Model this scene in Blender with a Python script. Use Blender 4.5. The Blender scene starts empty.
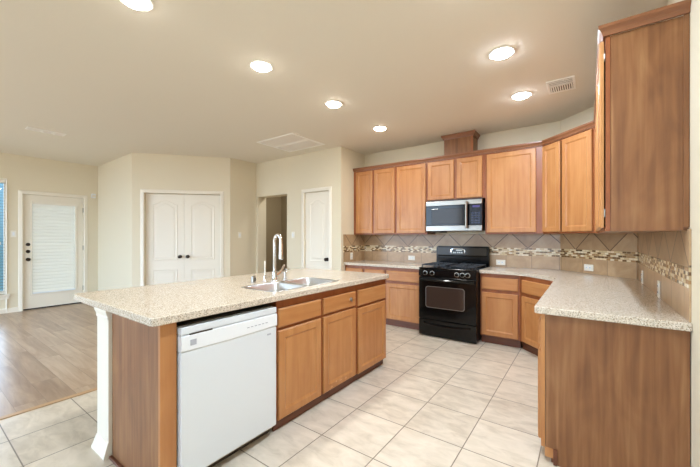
import bpy, bmesh, math, random
from mathutils import Matrix, Vector
random.seed(4)
SC = bpy.context.scene
COL = SC.collection
PI = math.pi
R = math.radians

# ------------------------------------------------------------------ camera, world, exposure
cam_data = bpy.data.cameras.new('camera')
cam_data.sensor_width = 36.0
cam_data.lens = 329.05 / 700 * 36
cam_data.shift_y = 3.3 / 700
cam_data.clip_start = 0.05
cam = bpy.data.objects.new('camera', cam_data)
COL.objects.link(cam)
cam.location = (0, 0, 1.32)
cam.rotation_euler = (R(90), 0, R(35.81))
SC.camera = cam

WORLD_STRENGTH = 4.9
WARM_W, COOL_W = 5.5, 8.0
WARM_C, COOL_C = (0.95, 0.96, 0.92), (0.80, 0.98, 1.18)
SC.view_settings.view_transform = 'Standard'
SC.view_settings.look = 'None'
SC.view_settings.gamma = 1.0
SC.view_settings.use_curve_mapping = False
SC.view_settings.exposure = 0.50

world = bpy.data.worlds.new('world')
SC.world = world
world.use_nodes = True
wt = world.node_tree
bg = wt.nodes['Background']
tc = wt.nodes.new('ShaderNodeTexCoord')
sx = wt.nodes.new('ShaderNodeSeparateXYZ')
wt.links.new(tc.outputs['Generated'], sx.inputs[0])
def wramp(sock, a, b):
    n = wt.nodes.new('ShaderNodeMapRange')
    n.inputs['From Min'].default_value = a; n.inputs['From Max'].default_value = b
    wt.links.new(sx.outputs[sock], n.inputs['Value'])
    return n.outputs[0]
def wmix(fac, a, b):
    n = wt.nodes.new('ShaderNodeMixRGB')
    wt.links.new(fac, n.inputs[0])
    for k, q in ((1, a), (2, b)):
        if isinstance(q, tuple): n.inputs[k].default_value = (*q, 1)
        else: wt.links.new(q, n.inputs[k])
    return n.outputs[0]
SKY = (0.71, 0.94, 1.22)                                   # bright hazy daylight
GROUND = (0.34, 0.33, 0.31)
TREES = (0.022, 0.050, 0.066)                              # bluish tree line beyond the living-room window
near = wmix(wramp('Z', -0.06, 0.0), GROUND, SKY)
far = wmix(wramp('Z', 0.12, 0.16), wmix(wramp('Z', -0.04, 0.10), TREES, (0.042, 0.088, 0.125)), SKY)
wt.links.new(wmix(wramp('X', -0.75, -0.65), far, near), bg.inputs['Color'])
bg.inputs['Strength'].default_value = WORLD_STRENGTH

# ------------------------------------------------------------------ constants of the plan
CEIL = 2.765
YB = 4.86            # back (range) wall
XR = 0.404           # right wall
XP = -3.19           # pantry return wall
YH = 4.18            # hall / pantry-door wall
XL = -8.15           # living-room far wall
YU = 4.53            # face of upper cabinets
YF = 4.29            # face frame of base cabinets on the back wall
CT = 0.91            # perimeter worktop
IT = 0.935           # island worktop

# ------------------------------------------------------------------ materials
def lin(c):
    out = []
    for v in c:
        v /= 255.0
        out.append(v / 12.92 if v <= 0.04045 else ((v + 0.055) / 1.055) ** 2.4)
    return (*out, 1.0)

def new_mat(name):
    m = bpy.data.materials.new(name)
    m.use_nodes = True
    nt = m.node_tree
    return m, nt, nt.nodes['Principled BSDF']

def plain(name, rgb, rough=0.5, metal=0.0, spec=0.5, noise=0.0, nscale=20.0, bump=0.0, bscale=80.0, coat=0.0):
    m, nt, b = new_mat(name)
    c = lin(rgb)
    b.inputs['Base Color'].default_value = c
    b.inputs['Roughness'].default_value = rough
    b.inputs['Metallic'].default_value = metal
    b.inputs['Specular IOR Level'].default_value = spec
    b.inputs['Coat Weight'].default_value = coat
    t = nt.nodes.new('ShaderNodeTexCoord')
    if noise:
        n = nt.nodes.new('ShaderNodeTexNoise')
        n.inputs['Scale'].default_value = nscale
        n.inputs['Detail'].default_value = 4
        nt.links.new(t.outputs['Object'], n.inputs['Vector'])
        r = nt.nodes.new('ShaderNodeValToRGB')
        r.color_ramp.elements[0].position = 0.3
        r.color_ramp.elements[1].position = 0.7
        r.color_ramp.elements[0].color = tuple(v * (1 - noise) for v in c[:3]) + (1,)
        r.color_ramp.elements[1].color = tuple(min(1, v * (1 + noise)) for v in c[:3]) + (1,)
        nt.links.new(n.outputs['Fac'], r.inputs[0])
        nt.links.new(r.outputs[0], b.inputs['Base Color'])
    if bump:
        n2 = nt.nodes.new('ShaderNodeTexNoise')
        n2.inputs['Scale'].default_value = bscale
        n2.inputs['Detail'].default_value = 3
        nt.links.new(t.outputs['Object'], n2.inputs['Vector'])
        bp = nt.nodes.new('ShaderNodeBump')
        bp.inputs['Strength'].default_value = bump
        bp.inputs['Distance'].default_value = 0.004
        nt.links.new(n2.outputs['Fac'], bp.inputs['Height'])
        nt.links.new(bp.outputs[0], b.inputs['Normal'])
    return m

def wood(name, dark, mid, light, axis='z', rough=0.32, fine=22.0, figure=0.45, spec=0.45):
    """grain runs along one local axis; every object gets its own cut of the board"""
    m, nt, b = new_mat(name)
    L = nt.links
    t = nt.nodes.new('ShaderNodeTexCoord')
    oi = nt.nodes.new('ShaderNodeObjectInfo')
    mul = nt.nodes.new('ShaderNodeMath'); mul.operation = 'MULTIPLY'; mul.inputs[1].default_value = 37.0
    L.new(oi.outputs['Random'], mul.inputs[0])
    add = nt.nodes.new('ShaderNodeVectorMath'); add.operation = 'ADD'
    L.new(t.outputs['Object'], add.inputs[0]); L.new(mul.outputs[0], add.inputs[1])
    def noise(scale, stretch, detail, dist):
        mp = nt.nodes.new('ShaderNodeMapping')
        s = [scale, scale, scale]; s['xyz'.index(axis)] = scale * stretch
        mp.inputs['Scale'].default_value = s
        L.new(add.outputs[0], mp.inputs['Vector'])
        n = nt.nodes.new('ShaderNodeTexNoise')
        n.inputs['Scale'].default_value = 1.0
        n.inputs['Detail'].default_value = detail
        n.inputs['Distortion'].default_value = dist
        L.new(mp.outputs[0], n.inputs['Vector'])
        return n
    n1 = noise(fine, 0.05, 5, 0.4)
    n2 = noise(6.0, 0.35, 3, 1.2)
    mixf = nt.nodes.new('ShaderNodeMix'); mixf.data_type = 'FLOAT'
    mixf.inputs['Factor'].default_value = figure
    L.new(n1.outputs['Fac'], mixf.inputs['A']); L.new(n2.outputs['Fac'], mixf.inputs['B'])
    r = nt.nodes.new('ShaderNodeValToRGB')
    e = r.color_ramp.elements
    e[0].position = 0.30; e[0].color = lin(dark)
    e[1].position = 0.72; e[1].color = lin(light)
    k = e.new(0.5); k.color = lin(mid)
    L.new(mixf.outputs['Result'], r.inputs[0])
    L.new(r.outputs[0], b.inputs['Base Color'])
    b.inputs['Roughness'].default_value = rough
    b.inputs['Specular IOR Level'].default_value = spec
    return m

def stone(name, base, pale, dark, scale=260.0, rough=0.16):
    m, nt, b = new_mat(name)
    L = nt.links
    t = nt.nodes.new('ShaderNodeTexCoord')
    v = nt.nodes.new('ShaderNodeTexVoronoi'); v.inputs['Scale'].default_value = scale
    L.new(t.outputs['Object'], v.inputs['Vector'])
    sp = nt.nodes.new('ShaderNodeSeparateColor')
    L.new(v.outputs['Color'], sp.inputs[0])
    r = nt.nodes.new('ShaderNodeValToRGB'); r.color_ramp.interpolation = 'CONSTANT'
    e = r.color_ramp.elements
    e[0].position = 0.0; e[0].color = lin(dark)
    e[1].position = 0.16; e[1].color = lin(base)
    k = e.new(0.62); k.color = lin(pale)
    k = e.new(0.86); k.color = lin(tuple(int(c * 0.86) for c in base))
    L.new(sp.outputs[0], r.inputs[0])
    n = nt.nodes.new('ShaderNodeTexNoise'); n.inputs['Scale'].default_value = 45; n.inputs['Detail'].default_value = 4
    L.new(t.outputs['Object'], n.inputs['Vector'])
    mxx = nt.nodes.new('ShaderNodeMixRGB'); mxx.blend_type = 'MULTIPLY'; mxx.inputs[0].default_value = 0.35
    L.new(r.outputs[0], mxx.inputs[1]); L.new(n.outputs['Color'], mxx.inputs[2])
    rr = nt.nodes.new('ShaderNodeMixRGB'); rr.inputs[0].default_value = 0.8
    L.new(r.outputs[0], rr.inputs[1])
    L.new(r.outputs[0], b.inputs['Base Color'])
    b.inputs['Roughness'].default_value = rough
    b.inputs['Specular IOR Level'].default_value = 0.45
    return m

def tiles(name, cols, grout, w, h, loc=(0, 0, 0), plane='xy', rot=0.0, mortar=0.004, offset=0.0, rough=0.25,
          cloud=9.0, vary=0.25, bump=0.25, stretch=(1, 1), spec=0.5):
    """brick-node tiling laid in local metres; cols = two or three tones clouding each tile"""
    m, nt, b = new_mat(name)
    L = nt.links
    t = nt.nodes.new('ShaderNodeTexCoord')
    src = t.outputs['Object']
    if plane == 'xz':
        s = nt.nodes.new('ShaderNodeSeparateXYZ'); L.new(src, s.inputs[0])
        c = nt.nodes.new('ShaderNodeCombineXYZ')
        L.new(s.outputs['X'], c.inputs['X']); L.new(s.outputs['Z'], c.inputs['Y'])
        src = c.outputs[0]
    mp = nt.nodes.new('ShaderNodeMapping')
    mp.vector_type = 'TEXTURE'
    mp.inputs['Location'].default_value = loc
    mp.inputs['Rotation'].default_value = (0, 0, rot)
    L.new(src, mp.inputs['Vector'])
    br = nt.nodes.new('ShaderNodeTexBrick')
    br.offset = offset; br.squash = 1.0; br.offset_frequency = 2
    br.inputs['Scale'].default_value = 1.0
    br.inputs['Brick Width'].default_value = w
    br.inputs['Row Height'].default_value = h
    br.inputs['Mortar Size'].default_value = mortar
    br.inputs['Mortar Smooth'].default_value = 0.1
    br.inputs['Bias'].default_value = 0.0
    br.inputs['Color1'].default_value = (0, 0, 0, 1)
    br.inputs['Color2'].default_value = (1, 1, 1, 1)
    br.inputs['Mortar'].default_value = (0.5, 0.5, 0.5, 1)
    L.new(mp.outputs[0], br.inputs['Vector'])
    mp2 = nt.nodes.new('ShaderNodeMapping')
    mp2.inputs['Scale'].default_value = (cloud * stretch[0], cloud * stretch[1], 1)
    L.new(mp.outputs[0], mp2.inputs['Vector'])
    off = nt.nodes.new('ShaderNodeVectorMath'); off.operation = 'MULTIPLY_ADD'
    L.new(br.outputs['Color'], off.inputs[0]); off.inputs[1].default_value = (23, 17, 11)
    L.new(mp2.outputs[0], off.inputs[2])
    n = nt.nodes.new('ShaderNodeTexNoise'); n.inputs['Scale'].default_value = 1.0
    n.inputs['Detail'].default_value = 6; n.inputs['Roughness'].default_value = 0.6; n.inputs['Distortion'].default_value = 0.6
    L.new(off.outputs[0], n.inputs['Vector'])
    sb = nt.nodes.new('ShaderNodeSeparateColor'); L.new(br.outputs['Color'], sb.inputs[0])
    mixf = nt.nodes.new('ShaderNodeMix'); mixf.data_type = 'FLOAT'; mixf.inputs['Factor'].default_value = vary
    L.new(n.outputs['Fac'], mixf.inputs['A']); L.new(sb.outputs[0], mixf.inputs['B'])
    r = nt.nodes.new('ShaderNodeValToRGB')
    e = r.color_ramp.elements
    e[0].position = 0.28; e[0].color = lin(cols[0])
    e[1].position = 0.72; e[1].color = lin(cols[-1])
    for i, cc in enumerate(cols[1:-1]):
        k = e.new(0.28 + 0.44 * (i + 1) / (len(cols) - 1)); k.color = lin(cc)
    L.new(mixf.outputs['Result'], r.inputs[0])
    mxx = nt.nodes.new('ShaderNodeMixRGB'); mxx.inputs[2].default_value = lin(grout)
    L.new(br.outputs['Fac'], mxx.inputs[0]); L.new(r.outputs[0], mxx.inputs[1])
    L.new(mxx.outputs[0], b.inputs['Base Color'])
    bp = nt.nodes.new('ShaderNodeBump'); bp.invert = True
    bp.inputs['Strength'].default_value = bump; bp.inputs['Distance'].default_value = 0.002
    L.new(br.outputs['Fac'], bp.inputs['Height'])
    L.new(bp.outputs[0], b.inputs['Normal'])
    b.inputs['Roughness'].default_value = rough
    b.inputs['Specular IOR Level'].default_value = spec
    return m

def mosaic(name):
    m, nt, b = new_mat(name)
    L = nt.links
    t = nt.nodes.new('ShaderNodeTexCoord')
    s = nt.nodes.new('ShaderNodeSeparateXYZ'); L.new(t.outputs['Object'], s.inputs[0])
    c = nt.nodes.new('ShaderNodeCombineXYZ')
    L.new(s.outputs['X'], c.inputs['X']); L.new(s.outputs['Z'], c.inputs['Y'])
    mp = nt.nodes.new('ShaderNodeMapping'); mp.vector_type = 'TEXTURE'
    mp.inputs['Location'].default_value = (0.0, 1.07, 0)
    L.new(c.outputs[0], mp.inputs['Vector'])
    br = nt.nodes.new('ShaderNodeTexBrick')
    br.offset = 0.5
    for k, v in (('Scale', 1.0), ('Brick Width', 0.043), ('Row Height', 0.0205), ('Mortar Size', 0.0018), ('Mortar Smooth', 0.0), ('Bias', 0.0)):
        br.inputs[k].default_value = v
    br.inputs['Color1'].default_value = (0, 0, 0, 1); br.inputs['Color2'].default_value = (1, 1, 1, 1)
    br.inputs['Mortar'].default_value = (0, 0, 0, 1)
    L.new(mp.outputs[0], br.inputs['Vector'])
    r = nt.nodes.new('ShaderNodeValToRGB'); r.color_ramp.interpolation = 'CONSTANT'
    e = r.color_ramp.elements
    e[0].position = 0.0; e[0].color = lin((116, 86, 58))
    e[1].position = 0.22; e[1].color = lin((232, 214, 180))
    for p, cc in ((0.46, (166, 130, 90)), (0.62, (214, 190, 148)), (0.82, (92, 70, 50)), (0.90, (238, 226, 200))):
        k = e.new(p); k.color = lin(cc)
    L.new(br.outputs['Color'], r.inputs[0])
    mxx = nt.nodes.new('ShaderNodeMixRGB'); mxx.inputs[2].default_value = lin((188, 164, 128))
    L.new(br.outputs['Fac'], mxx.inputs[0]); L.new(r.outputs[0], mxx.inputs[1])
    L.new(mxx.outputs[0], b.inputs['Base Color'])
    b.inputs['Roughness'].default_value = 0.18
    return m

def emit(name, rgb, strength):
    m, nt, b = new_mat(name)
    b.inputs['Base Color'].default_value = (0.8, 0.8, 0.8, 1)
    b.inputs['Emission Color'].default_value = (*rgb, 1)
    b.inputs['Emission Strength'].default_value = strength
    return m

def glass(name, tint=(1, 1, 1)):
    m = bpy.data.materials.new(name); m.use_nodes = True
    nt = m.node_tree
    for n in list(nt.nodes): nt.nodes.remove(n)
    o = nt.nodes.new('ShaderNodeOutputMaterial')
    tr = nt.nodes.new('ShaderNodeBsdfTransparent'); tr.inputs[0].default_value = (*tint, 1)
    gl = nt.nodes.new('ShaderNodeBsdfGlossy'); gl.inputs['Roughness'].default_value = 0.02
    fr = nt.nodes.new('ShaderNodeFresnel'); fr.inputs[0].default_value = 1.45
    mi = nt.nodes.new('ShaderNodeMixShader')
    nt.links.new(fr.outputs[0], mi.inputs[0]); nt.links.new(tr.outputs[0], mi.inputs[1]); nt.links.new(gl.outputs[0], mi.inputs[2])
    nt.links.new(mi.outputs[0], o.inputs[0])
    return m

def slat_mat(name, rgb, trans):
    m = bpy.data.materials.new(name); m.use_nodes = True
    nt = m.node_tree
    for n in list(nt.nodes): nt.nodes.remove(n)
    o = nt.nodes.new('ShaderNodeOutputMaterial')
    d = nt.nodes.new('ShaderNodeBsdfDiffuse'); d.inputs[0].default_value = lin(rgb)
    tl = nt.nodes.new('ShaderNodeBsdfTranslucent'); tl.inputs[0].default_value = lin(rgb)
    mi = nt.nodes.new('ShaderNodeMixShader'); mi.inputs[0].default_value = trans
    nt.links.new(d.outputs[0], mi.inputs[1]); nt.links.new(tl.outputs[0], mi.inputs[2]); nt.links.new(mi.outputs[0], o.inputs[0])
    return m

M = {}
M['wall'] = plain('cream wall paint', (225, 214, 189), 0.75, bump=0.15, bscale=60)
M['ceiling'] = plain('cream ceiling paint', (231, 224, 209), 0.85, bump=0.2, bscale=45)
M['hall'] = plain('unlit hall paint', (150, 134, 106), 0.8)  # the hall's lack of light is put into this darker wall colour
M['trim'] = plain('off-white trim paint', (238, 230, 214), 0.42)
M['maple'] = wood('honey maple', (170, 110, 62), (184, 126, 75), (197, 142, 89))
M['maple_rail'] = wood('honey maple cross grain', (170, 110, 62), (184, 126, 75), (197, 142, 89), axis='x')
M['frame'] = wood('shaded maple frame', (130, 72, 40), (146, 84, 48), (162, 98, 58))  # brown frame, darkened further for the shadow lines between doors
M['veneer'] = wood('brown maple veneer', (106, 66, 38), (134, 89, 54), (160, 115, 75), fine=30, figure=0.42, rough=0.38)
M['kick'] = wood('dark red brown toe board', (86, 46, 28), (104, 58, 36), (122, 74, 46), axis='x')
M['crown'] = wood('crown maple', (118, 74, 48), (136, 88, 58), (152, 104, 72), axis='x')
M['stone'] = stone('speckled beige quartz', (209, 195, 175), (220, 209, 193), (158, 140, 120))
M['tile'] = tiles('beige floor tile', [(186, 172, 152), (210, 197, 178), (224, 211, 193)], (126, 112, 96), 0.40, 0.411,
                  loc=(-1.435, 2.49, 0), cloud=6.0, vary=0.12, rough=0.30, mortar=0.0035, stretch=(1, 2.2))
M['plank'] = tiles('grey brown plank floor', [(140, 112, 88), (168, 140, 114), (192, 168, 142)], (120, 98, 78), 1.2, 0.18,
                   cloud=2.2, vary=0.22, offset=0.37, rough=0.28, mortar=0.0015, stretch=(0.6, 6.0))
M['splash'] = tiles('taupe wall tile straight', [(170, 138, 104), (187, 155, 119), (200, 171, 136)], (140, 114, 86), 0.305, 0.305,
                    loc=(-0.588, 0.86, 0), plane='xz', cloud=7, vary=0.2, rough=0.28, mortar=0.003)
M['splash_diag'] = tiles('shaded taupe tile diagonal', [(160, 128, 94), (178, 146, 110), (194, 164, 128)], (104, 80, 58), 0.304, 0.304,
                         loc=(-0.8456, 1.385, 0), rot=R(45), plane='xz', cloud=7, vary=0.25, rough=0.28, mortar=0.005)  # tones lowered to hold the shade beneath the wall cabinets
M['mosaic'] = mosaic('brown and cream glass mosaic')
M['white'] = plain('white appliance enamel', (220, 224, 227), 0.28, coat=0.2)
M['white2'] = plain('white appliance plastic', (234, 236, 238), 0.35)
M['badge'] = plain('grey badge', (176, 178, 186), 0.4)
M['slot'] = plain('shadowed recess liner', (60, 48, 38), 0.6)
M['black'] = plain('gloss black enamel', (9, 9, 9), 0.12, spec=0.35)
M['black2'] = plain('satin black', (20, 20, 21), 0.35)
M['iron'] = plain('cast iron', (38, 38, 40), 0.45)
M['oven_glass'] = plain('dark oven glass', (58, 46, 40), 0.06, spec=0.5)
M['steel'] = plain('brushed stainless', (156, 151, 143), 0.28, metal=1.0)
M['sink'] = plain('satin sink steel', (205, 206, 206), 0.3, metal=1.0)
M['chrome'] = plain('polished chrome', (225, 225, 225), 0.08, metal=1.0)
M['mw_glass'] = plain('smoked microwave glass', (56, 52, 49), 0.10, spec=0.22)
M['mw_panel'] = plain('black key panel', (16, 18, 30), 0.2)
M['display'] = emit('purple blue display', (0.12, 0.08, 0.45), 0.35)
M['display'].node_tree.nodes['Principled BSDF'].inputs['Base Color'].default_value = (0.01, 0.01, 0.02, 1)
M['bronze'] = plain('dark bronze', (58, 48, 40), 0.3, metal=0.8)
M['plate'] = plain('ivory plastic', (238, 232, 218), 0.4)
M['hole'] = plain('dark slots', (46, 42, 38), 0.7)
M['vent'] = plain('painted vent metal', (250, 247, 240), 0.5)
M['vent_dark'] = plain('dim duct lining', (80, 73, 62), 0.8)
M['lens'] = emit('lit lamp lens', (1.0, 0.95, 0.86), 34.0)
M['lens_cool'] = emit('lit cool lamp lens', (0.88, 0.96, 1.08), 60.0)
M['glass'] = glass('clear pane')
M['slat'] = slat_mat('white blind slat', (246, 242, 232), 0.45)
M['dslat'] = slat_mat('dark wood blind slat', (90, 84, 76), 0.05)  # one even dark tone for every slat
M['rubber'] = plain('dark door sweep', (52, 44, 38), 0.6)
M['wear'] = plain('worn bare wood', (206, 152, 104), 0.5)

# ------------------------------------------------------------------ mesh helpers
class MB:
    def __init__(self, mat=None):
        self.b = bmesh.new(); self.m = mat or Matrix.Identity(4)
    def v(self, *p): return self.b.verts.new(self.m @ Vector(p))
    def f(self, vs):
        try: return self.b.faces.new(vs)
        except ValueError: return None
    def box(self, x0, x1, y0, y1, z0, z1, bev=0.0):
        vs = [self.v(x, y, z) for x in (x0, x1) for y in (y0, y1) for z in (z0, z1)]
        fs = [self.f([vs[i] for i in q]) for q in ((0, 1, 3, 2), (4, 6, 7, 5), (0, 4, 5, 1), (2, 3, 7, 6), (0, 2, 6, 4), (1, 5, 7, 3))]
        if bev:
            ed = {e for f in fs for e in f.edges}
            bmesh.ops.bevel(self.b, geom=list(ed), offset=bev, segments=2, affect='EDGES', profile=0.5)
        return self
    def rings(self, rings, cap0=True, cap1=True, loop=False):
        rs = [[self.v(*p) for p in r] for r in rings]
        n = len(rs[0])
        pairs = list(zip(rs, rs[1:])) + ([(rs[-1], rs[0])] if loop else [])
        for a, c in pairs:
            for i in range(n):
                j = (i + 1) % n
                self.f([a[i], a[j], c[j], c[i]])
        if not loop:
            if cap0: self.f(list(reversed(rs[0])))
            if cap1: self.f(rs[-1])
        return self
    def lathe(self, prof, c=(0, 0, 0), axis='z', n=24, cap0=True, cap1=True):
        rr = []
        for r, h in prof:
            ring = []
            for k in range(n):
                a = 2 * PI * k / n
                u, w = r * math.cos(a), r * math.sin(a)
                p = {'z': (u, w, h), 'y': (u, h, -w), 'x': (h, u, w)}[axis]
                ring.append((p[0] + c[0], p[1] + c[1], p[2] + c[2]))
            rr.append(ring)
        return self.rings(rr, cap0, cap1)
    def tube(self, pts, r, n=12):
        P = [Vector(p) for p in pts]
        rad = r if isinstance(r, (list, tuple)) else [r] * len(P)
        rr, up = [], None
        for i, p in enumerate(P):
            t = (P[min(i + 1, len(P) - 1)] - P[max(i - 1, 0)]).normalized()
            if up is None:
                up = Vector((0, 0, 1)) if abs(t.z) < 0.9 else Vector((1, 0, 0))
            a = t.cross(up).normalized(); up = a.cross(t).normalized()
            rr.append([tuple(p + rad[i] * (math.cos(q) * a + math.sin(q) * up)) for q in [2 * PI * k / n for k in range(n)]])
        return self.rings(rr)
    def prism(self, poly, z0, z1, bev=0.0):
        lo = [self.v(x, y, z0) for x, y in poly]; hi = [self.v(x, y, z1) for x, y in poly]
        n = len(poly)
        fs = [self.f(list(reversed(lo))), self.f(hi)]
        for i in range(n):
            fs.append(self.f([lo[i], lo[(i + 1) % n], hi[(i + 1) % n], hi[i]]))
        if bev:
            ed = {e for f in fs for e in f.edges}
            bmesh.ops.bevel(self.b, geom=list(ed), offset=bev, segments=2, affect='EDGES', profile=0.5)
        return self
    def sweep(self, path, prof):
        """profile (out, z) carried along a plan path with mitred corners; out is to the right of travel"""
        n = len(path); rr = []
        for i, (x, y) in enumerate(path):
            ns = []
            for a, c in ((i - 1, i), (i, i + 1)):
                if a >= 0 and c < n:
                    d = Vector((path[c][0] - path[a][0], path[c][1] - path[a][1])).normalized()
                    ns.append(Vector((d.y, -d.x)))
            if len(ns) == 2:
                s = ns[0] + ns[1]; m = s / (1 + ns[0].dot(ns[1]))
            else: m = ns[0]
            rr.append([(x + m.x * o, y + m.y * o, z) for o, z in prof])
        return self.rings(rr)
    def front(self, x0, x1, z0, z1, loops, y=0.0):
        """cabinet-front solid: loops of (inset, y), first loop is the back, last is filled"""
        rr = [[(x0 + i, y + d, z0 + i), (x1 - i, y + d, z0 + i), (x1 - i, y + d, z1 - i), (x0 + i, y + d, z1 - i)] for i, d in loops]
        return self.rings(rr)
    def build(self, name, mat, parent=None, smooth=False):
        bmesh.ops.recalc_face_normals(self.b, faces=self.b.faces[:])
        me = bpy.data.meshes.new(name)
        self.b.to_mesh(me); self.b.free()
        if smooth:
            for p in me.polygons: p.use_smooth = True
            try: me.set_sharp_from_angle(angle=R(35))
            except Exception: pass
        me.materials.append(mat)
        o = bpy.data.objects.new(name, me); COL.objects.link(o)
        if parent: o.parent = parent
        return o

def tag(o, label, cat, group=None):
    o['label'] = label; o['category'] = cat
    if group: o['group'] = group
    return o
def thing(name, label, cat, loc=(0, 0, 0), rz=0.0, group=None):
    o = bpy.data.objects.new(name, None); COL.objects.link(o)
    o.empty_display_size = 0.1
    o.location = loc; o.rotation_euler = (0, 0, rz)
    return tag(o, label, cat, group)
def struct(o, label, cat='wall'):
    o['kind'] = 'structure'; o['label'] = label; o['category'] = cat
    return o
def copy_tree(o, parent=None):
    c = o.copy(); COL.objects.link(c)
    if parent: c.parent = parent
    for ch in o.children: copy_tree(ch, c)
    return c
def boxobj(name, mat, parent, *a, bev=0.0):
    return MB().box(*a, bev=bev).build(name, mat, parent)

# ------------------------------------------------------------------ the shell
def wall(name, A, B, label, mat=None, thick=0.12, holes=(), z1=CEIL, ext=(0, 0)):
    """slab from A to B, room on the right of travel; holes are (s0, s1, z0, z1)"""
    A = Vector((*A, 0)); B = Vector((*B, 0)); d = (B - A); Ln = d.length; ang = math.atan2(d.y, d.x)
    b = MB()
    s = -ext[0]
    for (h0, h1, k0, k1) in sorted(holes):
        b.box(s, h0, 0, thick, 0, z1)
        if k0 > 0: b.box(h0, h1, 0, thick, 0, k0)
        if k1 < z1: b.box(h0, h1, 0, thick, k1, z1)
        s = h1
    b.box(s, Ln + ext[1], 0, thick, 0, z1)
    o = b.build(name, mat or M['wall'])
    o.location = A; o.rotation_euler = (0, 0, ang)
    return struct(o, label)

wall('wall_rear', (XR, -2.6), (-3.6, -2.6), 'unseen cream wall with a broad window opening behind the camera, added to shape the light', holes=((0.7, 2.9, 0.9, 2.25),))  # out-of-view wall added to cut sky light on the kitchen faces
DA, DB = (-6.34, 2.39), (-5.30, 3.60)      # the diagonal closet wall
floor = boxobj('floor', M['tile'], None, -3.45, 0.6, -2.6, 5.2, -0.05, 0)
struct(floor, 'beige ceramic tile kitchen floor', 'floor')
fw = boxobj('floor_living', M['plank'], None, -8.3, -3.45, -2.6, 6.4, -0.05, 0)
struct(fw, 'grey brown wood plank floor of the living room', 'floor')
struct(boxobj('ceiling', M['ceiling'], None, -8.3, 0.6, -2.6, 6.4, CEIL, CEIL + 0.1), 'flat cream ceiling', 'ceiling')
struct(MB().box(-3.475, -3.425, -2.6, 4.18, 0, 0.006, bev=0.002).build('trim_1', plain('oak threshold', (186, 150, 110), 0.4)),
       'thin wood strip between tile and planks', 'trim')
wall('wall_back', (XP, YB), (-0.27, YB), 'cream kitchen wall behind the range', ext=(0.12, 0.05))
wall('wall_corner', (-0.27, YB), (XR, 4.186), 'short diagonal wall across the kitchen corner', ext=(0, 0.05))
wall('wall_right', (XR, 4.186), (XR, -2.6), 'cream wall on the right of the kitchen')
wall('wall_return', (XP, YH), (XP, YB), 'short cream return wall left of the wall cabinets')
wall('wall_pantry', (-5.30, YH), (XP, YH), 'cream wall with hall opening and pantry door', thick=0.20,
     holes=((0.06, 0.87, 0, 2.10), (1.30, 1.86, 0, 2.085)), ext=(0.12, -0.12))
wall('wall_side', (-5.30, 3.60), (-5.30, YH), 'narrow cream wall between closet and hall', ext=(0.0, 0.0))
wall('wall_closet', DA, DB, 'cream diagonal wall holding the double closet doors', holes=((0.19, 1.425, 0, 2.085),))
wall('wall_living', (XL, 2.45), DA, 'cream wall between back door and closet', ext=(0.12, 0))
WY0, WY1, WZ0, WZ1 = 0.0, 1.13, 0.33, 2.31
y_w = lambda y: y + 2.6
wall('wall_left', (XL, -2.6), (XL, 2.45), 'cream far wall with the back door and window',
     holes=((y_w(WY0), y_w(WY1), WZ0, WZ1), (y_w(1.345), y_w(2.215), 0, 2.085)), ext=(0, 0.12))
wall('wall_hall', (-6.4, 5.75), (-4.0, 5.75), 'wall at the end of the hall, its colour darkened as unlit', M['hall'])
wall('wall_hall_right', (-4.20, 5.75), (-4.20, 4.38), 'side wall of the hall, its colour darkened as unlit', M['hall'])
wall('wall_hall_left', (-6.3, 4.38), (-6.3, 5.75), 'far side of the hall, its colour darkened as unlit', M['hall'])
wall('wall_hall_front', (-5.42, 4.385), (-6.3, 4.385), 'inner face of the hall, its colour darkened as unlit', M['hall'])

BASE = [(0, 0), (0.013, 0), (0.013, 0.07), (0.008, 0.082), (0, 0.086)]
def baseboard(name, path, label):
    return struct(MB().sweep(path, BASE).build(name, M['trim']), label, 'baseboard')
baseboard('baseboard_left', [(XL, -2.6), (XL, 1.285)], 'off-white baseboard under the window')
baseboard('baseboard_living', [(XL, 2.29), (XL, 2.45), DA], 'off-white baseboard beside the back door')
dd = (Vector(DB) - Vector(DA)).normalized()
def on_d(s): p = Vector(DA) + dd * s; return (p.x, p.y)
baseboard('baseboard_closet', [on_d(0), on_d(0.12)], 'off-white baseboard left of the closet')
baseboard('baseboard_side', [on_d(1.49), DB, (-5.30, YH), (-5.24, YH)], 'off-white baseboard between closet and hall')
baseboard('baseboard_pantry', [(-4.43, YH), (-4.08, YH)], 'off-white baseboard between hall and pantry door')
baseboard('baseboard_return', [(-3.37, YH), (XP, YH), (XP, 4.24)], 'off-white baseboard at the pantry corner')
baseboard('baseboard_right', [(XR, 2.19), (XR, -2.6)], 'off-white baseboard on the right wall')

def casing(name, loc, ang, x0, x1, z1, w, label):
    """three-sided door casing, wall face at local y=0, room at negative y"""
    b = MB()
    prof = [(0, 0.0), (0, -0.012), (0.012, -0.018), (w - 0.01, -0.012), (w, -0.006), (w, 0.0)]
    path = [(x0, 0.0), (x0, z1), (x1, z1), (x1, 0.0)]
    rr = []
    for i, (x, z) in enumerate(path):
        sx = -1 if i < 2 else 1
        rr.append([(x + sx * o, y, z + (o if i in (1, 2) else 0)) for o, y in prof])
    b.rings(rr)
    o = b.build(name, M['trim']); o.location = (*loc, 0); o.rotation_euler = (0, 0, ang)
    return struct(o, label, 'trim')

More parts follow.
